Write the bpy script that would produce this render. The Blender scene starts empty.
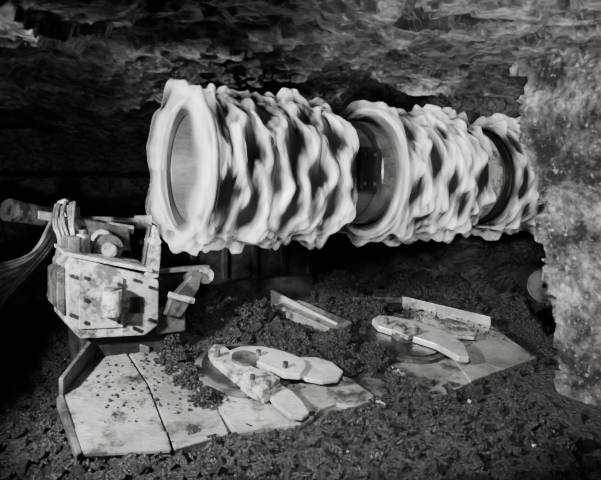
import bpy, bmesh, math, random
import numpy as np
from mathutils import Vector, Matrix, noise
random.seed(7)
scene=bpy.context.scene
D=bpy.data
# ---------------------------------------------------------------- materials
def newmat(name):
    m=D.materials.new(name); m.use_nodes=True
    nt=m.node_tree; b=nt.nodes['Principled BSDF']
    return m,nt,b
def ramp(nt,stops):
    r=nt.nodes.new('ShaderNodeValToRGB'); e=r.color_ramp.elements
    while len(e)<len(stops): e.new(0.5)
    for i,(p,c) in enumerate(stops):
        e[i].position=p; e[i].color=(c,c*0.99,c*0.97,1)
    return r
def rock(name,lo,hi,scale=3.0,rough=0.55,bump=0.6,stretch=(1,1,1),detail=12,fleck=0.0,p0=.35,p1=.68,spec=.5,dist=.05,broad=0):
    m,nt,b=newmat(name); N=nt.nodes; L=nt.links
    tc=N.new('ShaderNodeTexCoord'); mp=N.new('ShaderNodeMapping'); mp.inputs['Scale'].default_value=stretch
    L.new(tc.outputs['Object'],mp.inputs['Vector'])
    n1=N.new('ShaderNodeTexNoise'); n1.inputs['Scale'].default_value=scale; n1.inputs['Detail'].default_value=detail; n1.inputs['Roughness'].default_value=.74
    L.new(mp.outputs[0],n1.inputs['Vector'])
    r=ramp(nt,[(p0,lo),((p0+p1)/2,lo*.75+hi*.25),(p1,hi)]); L.new(n1.outputs[0],r.inputs[0])
    col=r.outputs[0]
    if fleck>0:
        v=N.new('ShaderNodeTexNoise'); v.inputs['Scale'].default_value=scale*9; v.inputs['Detail'].default_value=4
        L.new(mp.outputs[0],v.inputs['Vector'])
        rr=ramp(nt,[(.6,0),(.72,fleck)]); L.new(v.outputs[0],rr.inputs[0])
        mx=N.new('ShaderNodeMixRGB'); mx.blend_type='ADD'; mx.inputs[0].default_value=1
        L.new(col,mx.inputs[1]); L.new(rr.outputs[0],mx.inputs[2]); col=mx.outputs[0]
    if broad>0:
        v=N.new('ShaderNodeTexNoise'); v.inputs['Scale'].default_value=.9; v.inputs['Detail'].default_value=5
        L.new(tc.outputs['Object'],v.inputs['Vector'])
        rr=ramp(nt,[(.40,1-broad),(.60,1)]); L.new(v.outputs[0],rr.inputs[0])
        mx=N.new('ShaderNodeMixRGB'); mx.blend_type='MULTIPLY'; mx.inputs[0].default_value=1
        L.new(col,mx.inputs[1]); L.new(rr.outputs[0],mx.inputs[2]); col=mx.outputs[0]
    L.new(col,b.inputs['Base Color'])
    b.inputs['Roughness'].default_value=rough; b.inputs['Specular IOR Level'].default_value=spec
    n2=N.new('ShaderNodeTexNoise'); n2.inputs['Scale'].default_value=scale*6; n2.inputs['Detail'].default_value=12; n2.inputs['Roughness'].default_value=.8
    L.new(mp.outputs[0],n2.inputs['Vector'])
    vo=N.new('ShaderNodeTexVoronoi'); vo.inputs['Scale'].default_value=scale*7; L.new(mp.outputs[0],vo.inputs['Vector'])
    ad=N.new('ShaderNodeMath'); ad.operation='ADD'; L.new(n2.outputs[0],ad.inputs[0]); L.new(vo.outputs['Distance'],ad.inputs[1])
    bp=N.new('ShaderNodeBump'); bp.inputs['Strength'].default_value=bump; bp.inputs['Distance'].default_value=dist
    L.new(ad.outputs[0],bp.inputs['Height']); L.new(bp.outputs[0],b.inputs['Normal'])
    return m
def metal(name,lo,hi,scale=6,rough=.45,metallic=.3,dirt=.5,p=.5,bump=.1):
    """steel with a broad tonal drift, fine scratches and caked coal dirt"""
    m,nt,b=newmat(name); N=nt.nodes; L=nt.links
    tc=N.new('ShaderNodeTexCoord')
    def nz(s,d,r=.6,st=(1,1,1)):
        mp=N.new('ShaderNodeMapping'); mp.inputs['Scale'].default_value=st; L.new(tc.outputs['Object'],mp.inputs[0])
        n=N.new('ShaderNodeTexNoise'); n.inputs['Scale'].default_value=s; n.inputs['Detail'].default_value=d; n.inputs['Roughness'].default_value=r
        L.new(mp.outputs[0],n.inputs['Vector']); return n.outputs[0]
    r=ramp(nt,[(.35,lo),(.65,hi)]); L.new(nz(scale*.6,4),r.inputs[0])
    sc=ramp(nt,[(.35,.5),(.6,1.0)]); L.new(nz(scale*6,6,.8,(1,5,5)),sc.inputs[0])
    dr_=ramp(nt,[(p-.05,.06),(p+.04,1.0)]); L.new(nz(scale,14,.75),dr_.inputs[0])
    m1=N.new('ShaderNodeMixRGB'); m1.blend_type='MULTIPLY'; m1.inputs[0].default_value=1; L.new(r.outputs[0],m1.inputs[1]); L.new(sc.outputs[0],m1.inputs[2])
    m2=N.new('ShaderNodeMixRGB'); m2.blend_type='MULTIPLY'; m2.inputs[0].default_value=dirt; L.new(m1.outputs[0],m2.inputs[1]); L.new(dr_.outputs[0],m2.inputs[2])
    L.new(m2.outputs[0],b.inputs['Base Color']); b.inputs['Metallic'].default_value=metallic
    rr=ramp(nt,[(.4,rough*1.3),(.6,rough*.75)]); L.new(nz(scale*1.5,8,.7),rr.inputs[0]); L.new(rr.outputs[0],b.inputs['Roughness'])
    bp=N.new('ShaderNodeBump'); bp.inputs['Strength'].default_value=bump; bp.inputs['Distance'].default_value=.02
    L.new(nz(scale*3,10,.7),bp.inputs['Height']); L.new(bp.outputs[0],b.inputs['Normal'])
    return m
def blur(name,lo,hi,a0,a1,uscale=1.5,vscale=12,soft=.25,edge=1.0):
    m,nt,b=newmat(name); N=nt.nodes; L=nt.links
    uv=N.new('ShaderNodeUVMap'); mp=N.new('ShaderNodeMapping'); mp.inputs['Scale'].default_value=(uscale,vscale,1)
    L.new(uv.outputs[0],mp.inputs[0])
    n=N.new('ShaderNodeTexNoise'); n.inputs['Scale'].default_value=1; n.inputs['Detail'].default_value=1.5; n.inputs['Distortion'].default_value=.15
    L.new(mp.outputs[0],n.inputs['Vector'])
    sp=N.new('ShaderNodeSeparateXYZ'); L.new(uv.outputs[0],sp.inputs[0])
    s1=N.new('ShaderNodeMath'); s1.operation='PINGPONG'; s1.inputs[1].default_value=.5; L.new(sp.outputs[1],s1.inputs[0])
    mr=N.new('ShaderNodeMapRange'); mr.interpolation_type='SMOOTHSTEP'; mr.inputs[1].default_value=.0; mr.inputs[2].default_value=soft
    L.new(s1.outputs[0],mr.inputs[0])
    r=ramp(nt,[(.36,lo),(.64,hi)]); L.new(n.outputs[0],r.inputs[0]); L.new(r.outputs[0],b.inputs['Base Color'])
    ra=ramp(nt,[(.36,a0),(.6,a1)]); L.new(n.outputs[0],ra.inputs[0])
    mu=N.new('ShaderNodeMath'); mu.operation='MULTIPLY'; L.new(ra.outputs[0],mu.inputs[0]); L.new(mr.outputs[0],mu.inputs[1])
    L.new(mu.outputs[0],b.inputs['Alpha']); b.inputs['Roughness'].default_value=.6; b.inputs['Specular IOR Level'].default_value=.2
    return m
def whirl(name,lo,hi,gain,opaque):
    """spinning flights: shading painted as streaks, bright worn crests where picks pass, dark sooty troughs"""
    m,nt,b=newmat(name); N=nt.nodes; L=nt.links
    at=N.new('ShaderNodeAttribute'); at.attribute_name='pick_pass'
    r=ramp(nt,[(.12,lo),(.40,lo*.82+hi*.18),(.90,hi)]) if opaque else ramp(nt,[(0,hi),(1,hi)])  # opaque ramp puts crest-to-trough shading into the base colour
    L.new(at.outputs['Fac'],r.inputs[0]); L.new(r.outputs[0],b.inputs['Base Color'])
    if not opaque:
        mu=N.new('ShaderNodeMath'); mu.operation='MULTIPLY'; mu.inputs[1].default_value=gain; mu.use_clamp=True
        L.new(at.outputs['Fac'],mu.inputs[0]); L.new(mu.outputs[0],b.inputs['Alpha'])
    b.inputs['Roughness'].default_value=.5 if opaque else .6; b.inputs['Metallic'].default_value=.2 if opaque else 0
    return m
M_floor=rock('coal_floor',.004,.028,5,.55,1.0,fleck=.06)
M_coal=rock('coal_lumps',.005,.042,7,.38,.8,spec=.4)
M_coalb=rock('pale_lumps',.15,.4,7,.6,.6)
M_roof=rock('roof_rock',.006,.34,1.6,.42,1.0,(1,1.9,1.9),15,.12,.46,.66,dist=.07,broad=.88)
M_wall=rock('wall_rock',.01,.12,2.2,.6,.9,(1,1,1.3),12,.04)
M_pillar=rock('pillar_rock',.012,.50,3.0,.5,1.0,detail=15,fleck=.30,p0=.42,p1=.64,broad=.6,dist=.07)
M_plate=metal('worn_steel_plate',.12,.42,3,.34,.4,.85,.45,.2)
M_plate2=metal('dull_steel',.05,.16,6,.45,.4,.7,.5,.2)
M_paint=metal('dusty_painted_steel',.22,.54,6,.5,.1,.88,.49,.25)
M_dark=metal('dark_steel',.012,.04,5,.4,.4,.6,.5,.2)
M_core=metal('drum_steel',.012,.04,3,.42,.4,.5,.5)
M_neck=metal('neck_steel',.08,.20,3,.36,.4,.5,.45)
M_arm=metal('polished_arm_steel',.30,.60,4,.28,.4,.35,.40,.05)
M_hose=metal('rubber_hose',.06,.14,20,.35,0,.4)
M_b2=blur('whirling_rim',.08,.70,.35,1.0,1.0,4.0,.28)
M_b3=blur('whirling_haze',.5,.8,.0,.5,1.3,2.4,.5)
M_w1=whirl('whirling_flights',.010,.88,1,True)
M_w2=whirl('whirling_pick_haze',.1,.75,.48,False)
M_cup=metal('drum_end_plate',.04,.10,1.5,.5,.3,.3,.4,.05)
# ---------------------------------------------------------------- helpers
def mesh_obj(name,verts,faces,mat,parent=None,smooth=False,mtx=None):
    me=D.meshes.new(name); me.from_pydata([tuple(v) for v in verts],[],faces); me.update()
    bm=bmesh.new(); bm.from_mesh(me); bmesh.ops.recalc_face_normals(bm,faces=bm.faces); bm.to_mesh(me); bm.free()
    if smooth:
        for p in me.polygons: p.use_smooth=True
    o=D.objects.new(name,me); scene.collection.objects.link(o); me.materials.append(mat)
    if mtx is not None: o.matrix_world=mtx
    if parent: o.parent=parent
    return o
def empty(name,mtx=Matrix()):
    e=D.objects.new(name,None); scene.collection.objects.link(e); e.matrix_world=mtx; e.empty_display_size=.2; return e
def bevel(o,w=.012,seg=2):
    md=o.modifiers.new('bevel','BEVEL'); md.width=w; md.segments=seg; md.limit_method='ANGLE'; return o
def prism(name,top,off,mat,parent=None,bw=.008):
    n=len(top); top=[Vector(p) for p in top]; off=Vector(off)
    v=top+[p+off for p in top]
    f=[list(range(n)),list(range(2*n-1,n-1,-1))]+[[i,(i+1)%n,n+(i+1)%n,n+i] for i in range(n)]
    o=mesh_obj(name,v,f,mat,parent)
    if bw: bevel(o,bw)
    return o
def box(name,lo,hi,mat,parent=None,bw=.012):
    x0,y0,z0=lo;x1,y1,z1=hi
    return prism(name,[(x0,y0,z1),(x1,y0,z1),(x1,y1,z1),(x0,y1,z1)],(0,0,z0-z1),mat,parent,bw)
def tube(name,p0,p1,r,mat,parent=None,r1=None,seg=28,rings=None):
    p0=Vector(p0);p1=Vector(p1); ax=(p1-p0); L=ax.length; ax.normalize()
    a=ax.orthogonal().normalized(); b=ax.cross(a)
    if rings is None: rings=[(0,0),(0,r),(1,r1 if r1 is not None else r),(1,0)]
    v=[];f=[]
    for t,rr in rings:
        for i in range(seg):
            th=2*math.pi*i/seg; v.append(p0+ax*L*t+(a*math.cos(th)+b*math.sin(th))*max(rr,1e-4))
    for k in range(len(rings)-1):
        for i in range(seg):
            j=(i+1)%seg; f.append([k*seg+i,k*seg+j,(k+1)*seg+j,(k+1)*seg+i])
    o=mesh_obj(name,v,f,mat,parent)
    for p in o.data.polygons: p.use_smooth=True
    md=o.modifiers.new('es','EDGE_SPLIT'); md.split_angle=math.radians(40)
    return o
def curve(name,pts,r,mat,parent=None):
    cu=D.curves.new(name,'CURVE'); cu.dimensions='3D'; cu.bevel_depth=r; cu.bevel_resolution=3
    s=cu.splines.new('NURBS'); s.points.add(len(pts)-1); s.use_endpoint_u=True; s.order_u=3
    for i,p in enumerate(pts): s.points[i].co=(*p,1)
    cu.materials.append(mat); o=D.objects.new(name,cu); scene.collection.objects.link(o)
    if parent: o.parent=parent
    return o
def fr(x,y,z,o=5,H=.9): return noise.fractal(Vector((x,y,z)),H,2.1,o)
def chip(x,y,z,s,tilt=1.2):
    """faceted, broken rock relief in about -1..1"""
    p=Vector((x,y,z))*s
    q=noise.voronoi(p)[1][0]; r=noise.cell_vector(q*37.3)
    return (r[0]-.5)+(p-q).dot(r-Vector((.5,.5,.5)))*tilt
# ---------------------------------------------------------------- survey frame
H=1.45
T=Vector((.855,.518,0)); B=Vector((-.518,.855,0)); O=Vector((-1.2,3.26,0))
yaw=math.atan2(.518,.855)
MM=Matrix.Translation(O)@Matrix.Rotation(yaw,4,'Z')
Z0,K=.05,.24
def pan_d(x,y): return (x-O.x)*B.x+(y-O.y)*B.y
def pan_s(x,y): return (x-O.x)*T.x+(y-O.y)*T.y
def pan_z(x,y): return Z0+K*pan_d(x,y)
def PP(u,v,h=0.0):
    """point on the sloping pan surface (raised h) sighted along a bearing"""
    a=(u-300)/600; b=(v-190)/600
    Y=(H-Z0-h+K*(.622+2.787))/(b+K*(.855-.518*a))
    return Vector((a*Y,Y,H-b*Y))
def W(u,v,Y): return Vector(((u-300)/600*Y,Y,H-(v-190)/600*Y))
PN=Vector((-K*B.x,-K*B.y,1)).normalized()
# ---------------------------------------------------------------- floor
heaps=[]
for (u,v,r,h) in [(205,318,.30,.22),(160,335,.18,.09),(245,324,.26,.17),(290,340,.20,.09),(335,348,.20,.10),(178,362,.10,.06),(190,380,.09,.06),(207,402,.07,.05),(170,348,.12,.07),
                  (365,316,.24,.13),(335,292,.3,.14),(374,362,.14,.09),(396,386,.09,.05),(455,292,.25,.12),(410,288,.3,.14),(510,310,.25,.12),(345,370,.09,.04)]:
    p=PP(u,v); heaps.append((p.x,p.y,r,h+pan_z(p.x,p.y)))
def smooth(a,b,x):
    t=min(1,max(0,(x-a)/(b-a))); return t*t*(3-2*t)
def ground(x,y):
    z=.035*fr(x*1.1,y*1.1,3,6)+.03*abs(fr(x*5,y*5,9,4))-.02
    s,d=pan_s(x,y),pan_d(x,y)
    inside=smooth(-.1,.15,s)*smooth(4.3,4.0,s)
    z+=inside*smooth(1.1,2.0,d)*.30
    z+=.12*smooth(4.0,5.0,x)+.10*smooth(.4,-.2,abs(x-1.6)) *smooth(3.2,4.2,y)*smooth(5,4.2,y)
    for hx,hy,r,h in heaps:
        q=((x-hx)**2+(y-hy)**2)/(r*r)
        if q<6:
            w=math.exp(-q*q*.7)
            z=z*(1-w)+w*(h+.04*fr(x*6,y*6,1,5))
    # loose coal is scraped clear from under the pan's front edge
    if -.05<s<3.9 and -.02<d<.55: z=min(z,max(pan_z(x,y)-.10,z-.03)) if not any(((x-hx)**2+(y-hy)**2)<(1.2*r)**2 for hx,hy,r,h in heaps) else z
    return z
def grid(name,nx,ny,fn,mat,smoothf=False):
    v=[];f=[]
    for j in range(ny+1):
        for i in range(nx+1): v.append(fn(i/nx,j/ny))
    for j in range(ny):
        for i in range(nx):
            a=j*(nx+1)+i; f.append([a,a+1,a+nx+2,a+nx+1])
    me=D.meshes.new(name); me.from_pydata([tuple(p) for p in v],[],f); me.update(); me.materials.append(mat)
    if smoothf:
        for p in me.polygons: p.use_smooth=True
    o=D.objects.new(name,me); scene.collection.objects.link(o); return o
def ffn(a,b):
    x=-4.8+a*9.4; y=1.6+(b**1.3)*7.6
    g=ground(x,y)
    return Vector((x,y,g+(.02*chip(x,y,0,9) if y>2.5 else 0)))
grid('floor',340,280,ffn,M_floor)
# ---------------------------------------------------------------- ceiling
def cfn(a,b):
    x=-5+a*9.8; y=.8+(b**1.15)*8.4
    n=fr(x*.5+3,y*.9,1,4)
    z=2.33+.14*n
    g=fr(x*.9,y*4+x*1.6,5,4)
    z+=.09*abs(g)*smooth(1.5,-.5,x)
    wx=x+.25*fr(x*1.5,y*1.5,11,3); wy=y+.25*fr(x*1.5,y*1.5,17,3)
    z+=.09*chip(wx*.9,wy*1.2,0,1.4)+.05*chip(wx,wy*1.2,3,3.9)+.022*chip(x,y*1.2,5,11)
    edge=5.0+.18*fr(x*1.2,2,7,3)
    z-=.10*smooth(edge-.5,edge-.05,y)*smooth(.5,1.1,x)
    z+=.55*smooth(edge,edge+.08,y)*smooth(.35,.8,x)
    z-=.33*smooth(4.0,6.0,y)*smooth(-.3,-1.3,x)
    return Vector((x,y,z))
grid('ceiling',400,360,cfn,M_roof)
# ---------------------------------------------------------------- walls
def wfn(a,b):
    z=-.3+b*3.8; x=-5+a*10.5
    base=6.3+.17*(x+3)
    y=base+.25*fr(x*.6,z*1.5,4,5)+.10*chip(x,z,1,2.5)+.04*chip(x,z,4,7)
    y-=.40*smooth(1.30,1.40,z)*smooth(1.66,1.58,z)*smooth(-.3,-1.0,x)
    return Vector((x,y,z))
grid('wall_back',280,140,wfn,M_wall)
def wl(a,b):
    y=.8+a*6.5; z=-.3+b*3.2
    return Vector((-4.3+.3*fr(y*.8,z*1.5,8,5)+.1*chip(y,z,4,3),y,z))
grid('wall_left',100,60,wl,M_wall)
path=[(3.5,1.4),(2.85,2.6),(2.05,3.7),(1.76,4.15),(1.68,4.3),(1.80,4.5),(2.40,5.0),(3.05,5.7),(3.5,6.6),(3.9,8.2)]
seg=[0]
for i in range(1,len(path)): seg.append(seg[-1]+math.dist(path[i],path[i-1]))
def pathat(t):
    d=t*seg[-1]
    for i in range(1,len(path)):
        if d<=seg[i]+1e-9:
            k=(d-seg[i-1])/(seg[i]-seg[i-1]); return Vector((path[i-1][0]*(1-k)+path[i][0]*k,path[i-1][1]*(1-k)+path[i][1]*k))
def wr(a,b):
    p=pathat(a); z=-.3+b*3.1
    n=.06*fr(p.x*1.3,p.y*1.3+z*.6,z*1.3,4)+.09*chip(p.x,p.y,z*.8,2.2,1.6)+.055*chip(p.x,p.y,z,5.5,1.6)+.026*chip(p.x,p.y,z,14,1.6)
    x=p.x+n-.06*smooth(1.2,2.1,z)+.14*smooth(1.6,.5,z); y=p.y-n*.8-.08*smooth(.7,.0,z)
    return Vector((x,y,z))
grid('wall_right',380,280,wr,M_pillar)
# ---------------------------------------------------------------- cutting drum
dr=empty('cutting_drum',Matrix.Translation((-.79,4.2,1.61))@Matrix.Rotation(yaw,4,'Z')@Matrix.Rotation(.011,4,'Y'))
tube('core',(0,0,0),(1,0,0),1,M_core,dr,seg=64,rings=[(.0,.375),(.0,.46),(.06,.47),(.08,.43),(1.06,.43),(1.07,.36)])
tube('end_cup',(0,0,0),(1,0,0),1,M_cup,dr,seg=64,rings=[(.0,.39),(.02,.372),(.26,.35),(.28,.33),(.28,.12),(.26,.10),(.26,0)])
tube('gear_neck',(1.05,0,0),(2.05,0,0),1,M_neck,dr,seg=56,rings=[(0,.33),(.04,.40),(.12,.40),(.14,.38),(.34,.38),(.36,.42),(.5,.42)])
tube('core_middle',(1.56,0,0),(2.56,0,0),1,M_core,dr,seg=64,rings=[(0,.30),(.0,.47),(.05,.48),(.08,.43),(.92,.43),(.94,.3)])
tube('neck_outer',(2.45,0,0),(3.0,0,0),.36,M_neck,dr,seg=48)
tube('neck_collar',(2.64,0,0),(2.72,0,0),.44,M_paint,dr,seg=48)
tube('core_outer',(2.85,0,0),(3.6,0,0),.43,M_core,dr,seg=56)
def band(name,xc,w,r0,r1,amp,n,ph,mat,lean=0,rv=.045,pw=.8,sd=0,pf=3.2):
    NT,NV=300,10; v=[];f=[];uvs=[]
    for i in range(NT+1):
        th=2*math.pi*i/NT; c,s=math.cos(th),math.sin(th)
        nn=noise.noise(Vector((c*1.6,s*1.6,xc*9+sd)))
        wv=math.sin(n*th+ph+.9*nn)+1.1*nn
        pk=noise.noise(Vector((c*pf,s*pf,xc*5+sd+4)))*2.0
        for j in range(NV+1):
            t=j/NV
            bulge=math.sin(math.pi*t)**pw
            r=r0+(r1+rv*pk-r0)*bulge
            x=xc+amp*wv+(t-.5)*w+lean*bulge
            v.append((x,r*c,r*s)); uvs.append((th*.5+ph+xc*7,t+math.floor(xc*13)*1.0))
    for i in range(NT):
        for j in range(NV):
            a=i*(NV+1)+j; f.append([a,a+1,a+NV+2,a+NV+1])
    me=D.meshes.new(name); me.from_pydata(v,[],f); me.update(); me.materials.append(mat)
    ul=me.uv_layers.new(name='UVMap')
    for l in me.loops: ul.data[l.index].uv=uvs[l.vertex_index]
    for p in me.polygons: p.use_smooth=True
    o=D.objects.new(name,me); scene.collection.objects.link(o); o.parent=dr; return o
def flights(name,xa,xb,pitch,r0,relief,amp,n,wid,mat,sd,off=0,phoff=0,hz=False,trail=.19):
    """one spun surface: helical flights and their picks swept through the exposure time (trail, rad)"""
    NX=max(8,int((xb-xa)*140)); NT=480
    xs=np.linspace(xa,xb,NX+1); ths=np.arange(NT)*2*math.pi/NT
    nb=int((xb-xa)/pitch)+4
    Hh=np.zeros((NT,NX+1)); Kk=np.zeros((NT,NX+1))
    for i,th in enumerate(ths):
        c,s=math.cos(th),math.sin(th); row=np.zeros(NX+1)
        for b in range(nb):
            nn=noise.noise(Vector((c*1.5,s*1.5,b*5.3+sd)))
            a=n*th+(b%2)*2.6+1.3*nn+phoff+b*.3
            xc=xa+off+(b-1)*pitch+amp*(math.sin(a)-.3*math.sin(2*a))+.04*nn
            st=.85+.55*noise.noise(Vector((c*2.2,s*2.2,b*3.1+sd+9)))
            wv=wid*(1+.5*noise.noise(Vector((c*2.0,s*2.0,b*7.7+sd+3))))
            row=np.maximum(row,max(.15,st)*np.exp(-((xs-xc)/wv)**2))
        Hh[i]=row
        Kk[i]=[noise.noise(Vector((c*1.7,s*1.7,x*30+sd)))+.6*noise.noise(Vector((c*3,s*3,x*66+sd))) for x in xs]
    step=2*math.pi/NT; ker=np.exp(-np.arange(0,int(3*trail/step))*step/trail); ker/=ker.sum()
    Sm=np.zeros_like(Hh)
    for k_,w_ in enumerate(ker): Sm+=w_*np.roll(Hh,k_,axis=0)
    h=.80*Sm+.20*Hh
    h=h*np.clip(.86+.80*Kk,.1,1.6)
    e=np.clip((xs-xa)/.05,0,1)*np.clip((xb-xs)/.05,0,1)
    if hz:
        tg=np.array([[noise.noise(Vector((math.cos(t)*4.5,math.sin(t)*4.5,x*6+sd))) for x in xs] for t in ths])
        h=np.clip(h-.18,0,1)*1.3*(.3+1.3*np.clip(.45+tg,0,1))
        rel=np.clip(Sm*(.6+.9*np.clip(.4+tg,0,1)),0,1)*e
    else: rel=np.clip(Sm*.95,0,1)*e
    h=np.clip(h*1.28,0,1)*e
    R=r0+relief*rel
    X=np.broadcast_to(xs,R.shape); Cc=np.cos(ths)[:,None]; Ss=np.sin(ths)[:,None]
    v=np.stack([X,R*Cc,R*Ss],-1).reshape(-1,3)
    W1=NX+1; f=[]
    for i in range(NT):
        i2=(i+1)%NT
        for j in range(NX): f.append([i*W1+j,i*W1+j+1,i2*W1+j+1,i2*W1+j])
    me=D.meshes.new(name); me.from_pydata(v.tolist(),[],f); me.update(); me.materials.append(mat)
    a=me.attributes.new('pick_pass','FLOAT','POINT'); a.data.foreach_set('value',h.astype(np.float32).ravel())
    for p in me.polygons: p.use_smooth=True
    o=D.objects.new(name,me); scene.collection.objects.link(o); o.parent=dr; return o
band('rim_whirl',.02,.15,.39,.52,.004,5,.4,M_b2,-.02,.010)
band('rim_haze',-.01,.26,.42,.60,.022,6,2.0,M_b3,-.06,.05,sd=3,pf=4)
band('rim_haze_inner',-.02,.18,.41,.565,.012,6,.5,M_b3,-.04,.02,sd=5,pf=3)
flights('flights_near',.06,1.12,.165,.455,.070,.040,6,.038,M_w1,1.0)
flights('pick_haze_near',.0,1.14,.165,.48,.14,.046,6,.054,M_w2,1.0,.012,.25,True)
band('ring_middle',1.57,.11,.43,.55,.003,5,1.0,M_b2,-.02,.006)
band('ring_middle_haze',1.55,.16,.45,.60,.012,6,1.7,M_b3,-.02,.03)
flights('flights_middle',1.63,2.52,.180,.455,.075,.042,6,.041,M_w1,21.0)
flights('pick_haze_middle',1.60,2.54,.180,.48,.14,.047,6,.056,M_w2,21.0,.012,.25,True)
flights('flights_outer',2.86,3.5,.18,.45,.07,.042,6,.041,M_w1,41.0)
flights('pick_haze_outer',2.84,3.52,.18,.47,.14,.047,6,.056,M_w2,41.0,.012,.25,True)
box('boom_head',(1.12,.25,-.2),(1.44,.75,.25),M_dark,dr,.04)
box('boom_beam',(1.10,.6,-.45),(1.46,1.7,.3),M_dark,dr,.03)
box('boom_beam_outer',(2.5,.2,-.4),(2.75,1.7,.28),M_dark,dr,.03)
box('boom_cross',(.4,1.4,-.5),(3.0,1.65,.2),M_dark,dr,.03)
box('gear_cover',(1.19,-.42,-.16),(1.36,-.30,.18),M_dark,dr,.02)
for i in range(4): tube(f'cover_bolt_{i}',(1.22+.1*(i%2),-.44,-.1+.22*(i//2)),(1.22+.1*(i%2),-.40,-.1+.22*(i//2)),.012,M_plate2,dr,seg=8)
# ---------------------------------------------------------------- loading apron
ap=empty('loading_apron')
def plate(name,pts,h,th,mat,bw=.008):
    return prism(name,[PP(u,v,h) for u,v in pts],-PN*th,mat,ap,bw)
plate('pan_base',[(66,400),(84,450),(228,431),(330,414),(390,402),(440,394),(530,360),(470,300),(400,290),(275,285),(110,335)],-.012,.06,M_plate2)
plate('wing_plate_outer',[(60,396),(98,344),(122,347),(147,385),(172,449),(79,452)],.015,.05,M_plate)
plate('wing_plate_inner',[(123,345),(176,352),(206,385),(228,433),(174,449),(148.5,384)],.01,.05,M_plate)
plate('wing_lip',[(72,428),(166,430),(171,449),(79,453)],.022,.03,M_plate)
plate('wing_edge',[(56,397),(62,392),(82,452),(76,455)],.03,.06,M_plate2)
plate('centre_plate',[(196,380),(260,345),(300,362),(350,378),(386,404),(372,400),(352,407),(336,403),(322,408),(312,418),(300,424),(262,428),(236,433)],.015,.04,M_plate)
plate('right_plate',[(402,305),(490,325),(537,358),(515,366),(470,382),(440,397),(424,395),(406,388),(404,372),(380,362),(372,335)],.015,.04,M_plate)
plate('right_plate_step',[(448,352),(495,335),(537,357),(470,381)],.025,.03,M_plate)
def board(name,a,b,ha,hb,mat,th=.03):
    a=PP(*a);b=PP(*b); dirv=(b-a).normalized(); nn=dirv.cross(Vector((0,0,1))).normalized()*th
    prism(name,[a,b,b+Vector((0,0,hb)),a+Vector((0,0,ha))],nn,mat,ap,.006)
board('side_board',(58,398),(100,347),.12,.16,M_plate2)
board('side_board_lip',(98,347),(150,353),.13,.05,M_plate2)
board('back_board',(402,306),(490,326),.10,.09,M_plate)
board('throat_board',(272,306),(338,336),.15,.11,M_arm)
plate('throat_floor',[(272,303),(300,300),(352,322),(338,332)],.10,.08,M_plate)
board('throat_board_far',(352,303),(402,303),.06,.06,M_plate2)
# ---------------------------------------------------------------- gathering wheels
def arm(name,pts,h,th,mat,par,bw=.007):
    return prism(name,[PP(u,v,h+.01) for u,v in pts],-PN*th,mat,par,bw)
def disc(par,c,r,h=.02):
    p=PP(*c,h)
    tube('disc',p-PN*.03,p+PN*.03,r,M_plate2,par,seg=64)
    tube('disc_top',p+PN*.03,p+PN*.045,r*.86,M_dark,par,seg=64)
    tube('hub',p+PN*.04,p+PN*.11,r*.28,M_plate2,par,seg=32)
    return p
g1=empty('gathering_wheel'); disc(g1,(243,371),.345)
arm('arm_clamp',[(208,350),(214,344),(222,344),(246,364),(262,370),(276,377),(282,386),(264,394),(246,385),(228,372),(212,358)],.10,.07,M_paint,g1)
arm('clamp_block',[(242,373),(262,367),(280,378),(262,391)],.135,.06,M_paint,g1)
arm('arm_blade_back',[(229,350),(240,346),(262,346),(284,351),(304,359),(306,365),(300,374),(284,373),(262,363),(234,356)],.12,.045,M_arm,g1,.008)
arm('arm_blade_right',[(296,357),(316,357),(332,362),(343,371),(338,379),(322,381),(306,378),(294,372)],.085,.03,M_arm,g1,.008)
arm('arm_blade_front',[(264,388),(278,383),(292,391),(302,401),(309,412),(302,417),(290,415),(274,403)],.07,.03,M_arm,g1,.008)
for i,c in enumerate([(217,351),(252,377),(268,383),(285,364),(258,352)]):
    p=PP(*c,.155); tube(f'bolt_{i}',p-PN*.04,p+PN*.015,.020,M_plate2,g1,seg=12)
g2=empty('gathering_wheel.001'); disc(g2,(402,342),.37)
arm('arm_blade_main',[(372,319),(378,315),(392,316),(420,322),(446,331),(464,344),(469,357),(458,356),(436,344),(402,333),(378,326)],.11,.05,M_arm,g2,.008)
arm('arm_blade_back',[(422,318),(450,318),(466,323),(476,332),(474,337),(456,336),(430,328)],.07,.03,M_paint,g2,.008)
arm('arm_clamp',[(396,320),(412,323),(422,331),(408,336),(392,329)],.135,.04,M_paint,g2)
for i,c in enumerate([(386,320),(404,328),(416,330)]):
    p=PP(*c,.16); tube(f'bolt_{i}',p-PN*.04,p+PN*.015,.020,M_plate2,g2,seg=12)
# ---------------------------------------------------------------- gearbox
gb=empty('gearbox_housing',MM)
prof=[(.08,.56),(.16,.45),(.60,.42),(.70,.48),(.70,.80),(.62,.84),(.12,1.0),(.07,.95)]
prism('body',[(s,.80,z) for s,z in prof],(0,.55,0),M_paint,gb,.012)
prism('front_cover',[(.15,.80,.52),(.44,.80,.50),(.44,.80,.84),(.15,.80,.92)],(0,-.02,0),M_paint,gb,.004)
prism('side_rib',[(.07,.84,.60),(.07,.84,.93),(.02,.84,.90),(.02,.84,.66)],(0,.4,0),M_plate2,gb,.006)
box('base_foot',(.18,.90,.20),(.95,1.35,.46),M_dark,gb,.02)
prism('top_plate',[(.05,.76,1.045),(.64,.76,.89),(.64,1.15,.92),(.05,1.15,1.07)],(0,0,-.025),M_paint,gb,.005)
prism('back_housing',[(.12,1.22,1.0),(.62,1.22,.98),(.60,1.22,1.16),(.34,1.22,1.22),(.12,1.22,1.26)],(0,.13,0),M_plate2,gb,.01)
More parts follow.
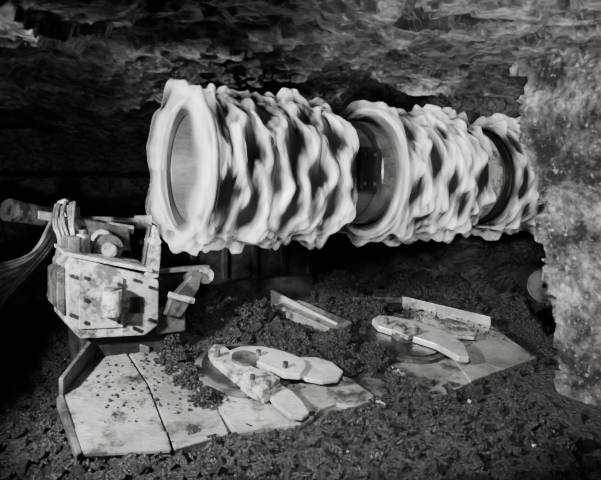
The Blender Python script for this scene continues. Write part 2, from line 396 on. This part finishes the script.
tube('canister',(.35,.735,.60),(.35,.735,.77),.07,M_paint,gb)
tube('canister_cap',(.35,.735,.77),(.35,.735,.79),.05,M_plate2,gb)
tube('motor',(.40,1.06,1.03),(.40,1.22,1.08),.085,M_paint,gb)
tube('motor_flange',(.40,1.03,1.02),(.40,1.07,1.03),.105,M_plate2,gb)
tube('motor_cap',(.40,.98,1.01),(.40,1.04,1.025),.05,M_paint,gb)
tube('valve',(.22,1.0,1.0),(.22,1.0,1.14),.045,M_paint,gb)
tube('valve_cap',(.22,1.0,1.14),(.22,1.0,1.17),.03,M_plate2,gb)
box('valve_block',(.10,.9,1.02),(.18,1.1,1.13),M_plate2,gb,.006)
for i in range(8):
    a=i*math.pi/4; tube(f'flange_bolt_{i}',(.40+.085*math.cos(a),1.015,1.025+.085*math.sin(a)),(.40+.085*math.cos(a),1.035,1.025+.085*math.sin(a)),.012,M_dark,gb,seg=8)
for i,(s,z) in enumerate([(.19,.56),(.19,.86),(.41,.80),(.41,.54),(.63,.53),(.63,.76),(.52,.82),(.52,.48),(.19,.71),(.10,.62),(.10,.88)]):
    tube(f'cover_bolt_{i}',(s,.765,z),(s,.81,z),.014,M_dark,gb,seg=8)
box('cover_slot',(.49,.785,.58),(.58,.81,.70),M_dark,gb,.01)
prism('lug_left',[(.60,.80,.82),(.70,.80,.82),(.72,.80,1.02),(.70,.80,1.17),(.665,.80,1.2),(.64,.80,1.05),(.62,.80,.93)],(0,.05,0),M_paint,gb,.01)
prism('lug_right',[(.60,.92,.82),(.70,.92,.82),(.72,.92,1.02),(.70,.92,1.17),(.665,.92,1.2),(.64,.92,1.05)],(0,.05,0),M_plate2,gb,.01)
tube('lug_pin',(.68,.77,1.08),(.68,1.0,1.08),.025,M_arm,gb)
box('tie_bar',(.66,.86,.84),(1.12,.93,.875),M_plate,gb,.008)
box('skid_plate',(.70,.85,.40),(.92,1.3,.60),M_plate2,gb,.01)
box('link_block',(.72,.95,.62),(1.0,1.2,.82),M_dark,gb,.01)
tube('hinge_pin',(.98,.80,.80),(.98,.98,.80),.05,M_plate2,gb)
tube('hinge_boss',(1.08,.84,.80),(1.08,.95,.80),.06,M_paint,gb)
prism('hinge_arm',[(.74,.78,.55),(.86,.78,.52),(1.0,.78,.72),(1.02,.78,.80),(.94,.78,.82),(.78,.78,.66)],(0,.06,0),M_plate2,gb,.008)
tube('pipe_stub',(.76,.76,.70),(.94,.74,.64),.022,M_paint,gb)
prism('long_channel',[(-.02,1.42,1.30),(.7,1.42,1.16),(.7,1.6,1.16),(-.02,1.6,1.30)],(0,0,-.07),M_plate,gb,.01)
ch=empty('machine_chassis',MM)
box('hull',(.85,1.75,.35),(2.6,2.3,.98),M_dark,ch,.03)
box('deck',(.82,1.70,.98),(2.62,2.3,1.02),M_plate2,ch,.01)
box('throat_plate',(1.3,1.55,.32),(2.5,1.75,.62),M_dark,ch,.02)
for i in range(6): box(f'hull_rib_{i}',(.98+i*.31,1.71,.4),(1.03+i*.31,1.75,.95),M_dark,ch,.006)
# ---------------------------------------------------------------- hydraulic ram
hc=empty('hydraulic_cylinder')
a=W(8,210,4.45); b=W(60,219,5.0); c=W(140,222,5.3)
tube('barrel',a,b,.085,M_paint,hc,rings=[(0,.02),(.06,.03),(.0,.04),(0,.085),(.10,.09),(.12,.08),(.9,.08),(.92,.095),(1,.095),(1,.03)])
tube('rod',b,c,.035,M_arm,hc)
tube('clevis',c-Vector((.05,0,0)),c+Vector((.1,.02,0)),.06,M_paint,hc)
tube('port',W(30,204,4.7),W(30,212,4.7),.02,M_plate2,hc)
hb=empty('hydraulic_hoses')
for i in range(18):
    yy=4.40+.02*i; e=random.uniform(-1,1)
    pts=[W(60+4*e,212+6*e,yy+.1),W(50+4*e,228+i,yy),W(42-i*.8+3*e,244+i*1.5,yy-.05),W(28-i*1.2,256+i*2.2,yy-.05),W(6-i+5*e,264+i*3,yy),W(-50,272+i*4,yy)]
    curve(f'hose_{i}',pts,.010+.005*(i%3),M_hose if i%3 else M_plate2,hb)
for i in range(7):
    e=random.uniform(-1,1)
    pts=[W(56+i*3,204+3*e,4.40),W(50+i*4+4*e,222,4.32),W(60+i*3+4*e,240,4.30),W(54+i*2,262,4.32),W(48+i*3,296,4.42)]
    curve(f'short_hose_{i}',pts,.013,M_hose if i%2 else M_plate2,hb)
prism('manifold',[W(56,201,4.42),W(64,198,4.42),W(74,206,4.42),W(77,222,4.42),W(74,240,4.42),W(60,246,4.42),W(54,222,4.42)],(0,.10,0),M_plate2,hb,.012)
pp=empty('steel_pipe'); tube('pipe_shell',W(544,286,5.2),W(530,278,6.1),1,M_dark,pp,rings=[(.02,.02),(.02,.128),(0,.132),(0,.142),(1,.142),(1,.02)])
# ---------------------------------------------------------------- rubble
def lumps(name,samples,mat):
    v=[];f=[]
    for p,s in samples:
        R=Matrix.Rotation(random.uniform(0,6.28),3,Vector((random.random()-.5,random.random()-.5,random.random()-.5)).normalized())
        sc=Vector((random.uniform(.6,1.3),random.uniform(.5,1.1),random.uniform(.35,.9)))*s
        n=len(v)
        for c in [(-1,-1,-1),(1,-1,-1),(1,1,-1),(-1,1,-1),(-1,-1,1),(1,-1,1),(1,1,1),(-1,1,1)]:
            q=Vector((c[0]*sc.x*random.uniform(.5,1.1),c[1]*sc.y*random.uniform(.5,1.1),c[2]*sc.z*random.uniform(.5,1.1)))
            v.append(p+R@q)
        for q in [(0,3,2,1),(4,5,6,7),(0,1,5,4),(1,2,6,5),(2,3,7,6),(3,0,4,7)]: f.append([n+i for i in q])
    me=D.meshes.new(name); me.from_pydata([tuple(q) for q in v],[],f); me.update(); me.materials.append(mat)
    o=D.objects.new(name,me); scene.collection.objects.link(o); return o
def on_plate(x,y):
    return 0<pan_s(x,y)<4.1 and -.02<pan_d(x,y)<1.3 and ground(x,y)<pan_z(x,y)
def clear(x,y): return x<1.55 or (y>4.6 and x<1.55+(y-4.5)*1.0)
S=[]
while len(S)<14000:
    y=2.7+random.random()**1.5*3.3; x=random.uniform(-.62,.6)*y
    if on_plate(x,y) or not clear(x,y): continue
    s=.004+.055*random.random()**8
    S.append((Vector((x,y,ground(x,y)+s*.2)),s))
for hx,hy,r,h in heaps:
    for i in range(300):
        x=hx+random.gauss(0,r*.6); y=hy+random.gauss(0,r*.6); s=.006+.06*random.random()**4*min(1,r/.25)
        z=max(ground(x,y),pan_z(x,y)+.015 if 0<pan_s(x,y)<4 and pan_d(x,y)>0 else -1)
        S.append((Vector((x,y,z+s*.2)),s))
for i in range(2200): # crumbs lying on the plates
    s_=random.uniform(.15,3.9); d_=random.uniform(.1,1.0)
    p=O+T*s_+B*d_
    s=.003+.010*random.random()**3
    S.append((Vector((p.x,p.y,max(ground(p.x,p.y),pan_z(p.x,p.y)+.015)+s*.3)),s))
lumps('coal_rubble',S,M_coal)
S=[]
for i in range(120):
    y=2.9+random.random()*2; x=random.uniform(-.55,.55)*y
    if on_plate(x,y) or not clear(x,y): continue
    s=.005+.012*random.random()**3; S.append((Vector((x,y,ground(x,y)+s*.4)),s))
lumps('shale_fragments',S,M_coalb)
# ---------------------------------------------------------------- lights
def spot(name,loc,tgt,e,ang,blend=.6,r=.12):
    l=D.lights.new(name,'SPOT'); l.energy=e; l.spot_size=math.radians(ang); l.spot_blend=blend; l.shadow_soft_size=r; l.color=(1,.99,.98)
    o=D.objects.new(name,l); scene.collection.objects.link(o); o.location=loc
    o.rotation_euler=(Vector(tgt)-Vector(loc)).to_track_quat('-Z','Y').to_euler(); return o
spot('flash_left',(-2.6,1.4,1.95),(-.35,4.2,.8),3500,58,.5)
spot('flash_right',(.7,1.5,1.9),(2.0,4.2,1.5),850,58,.8)
spot('flash_roof',(.3,1.0,1.2),(.85,3.0,2.35),1700,50,1.0)
spot('flash_roof_left',(-.6,1.4,1.0),(-1.9,5.0,1.95),200,52,.9)
spot('pan_fill',(.1,1.6,2.1),(.45,4.2,.2),700,56,.8)  # added fill to brighten the pan plates, no lamp stands here
w=D.worlds.new('mine_dark'); scene.world=w; w.use_nodes=True
w.node_tree.nodes['Background'].inputs[0].default_value=(.05,.05,.05,1); w.node_tree.nodes['Background'].inputs[1].default_value=.15
# ---------------------------------------------------------------- camera
cam=D.cameras.new('camera'); co=D.objects.new('camera',cam); scene.collection.objects.link(co)
co.location=(0,0,H); co.rotation_euler=(math.radians(90),0,0)
cam.sensor_width=36; cam.lens=36*600/601; cam.shift_y=-50/601; cam.clip_start=.05
scene.camera=co
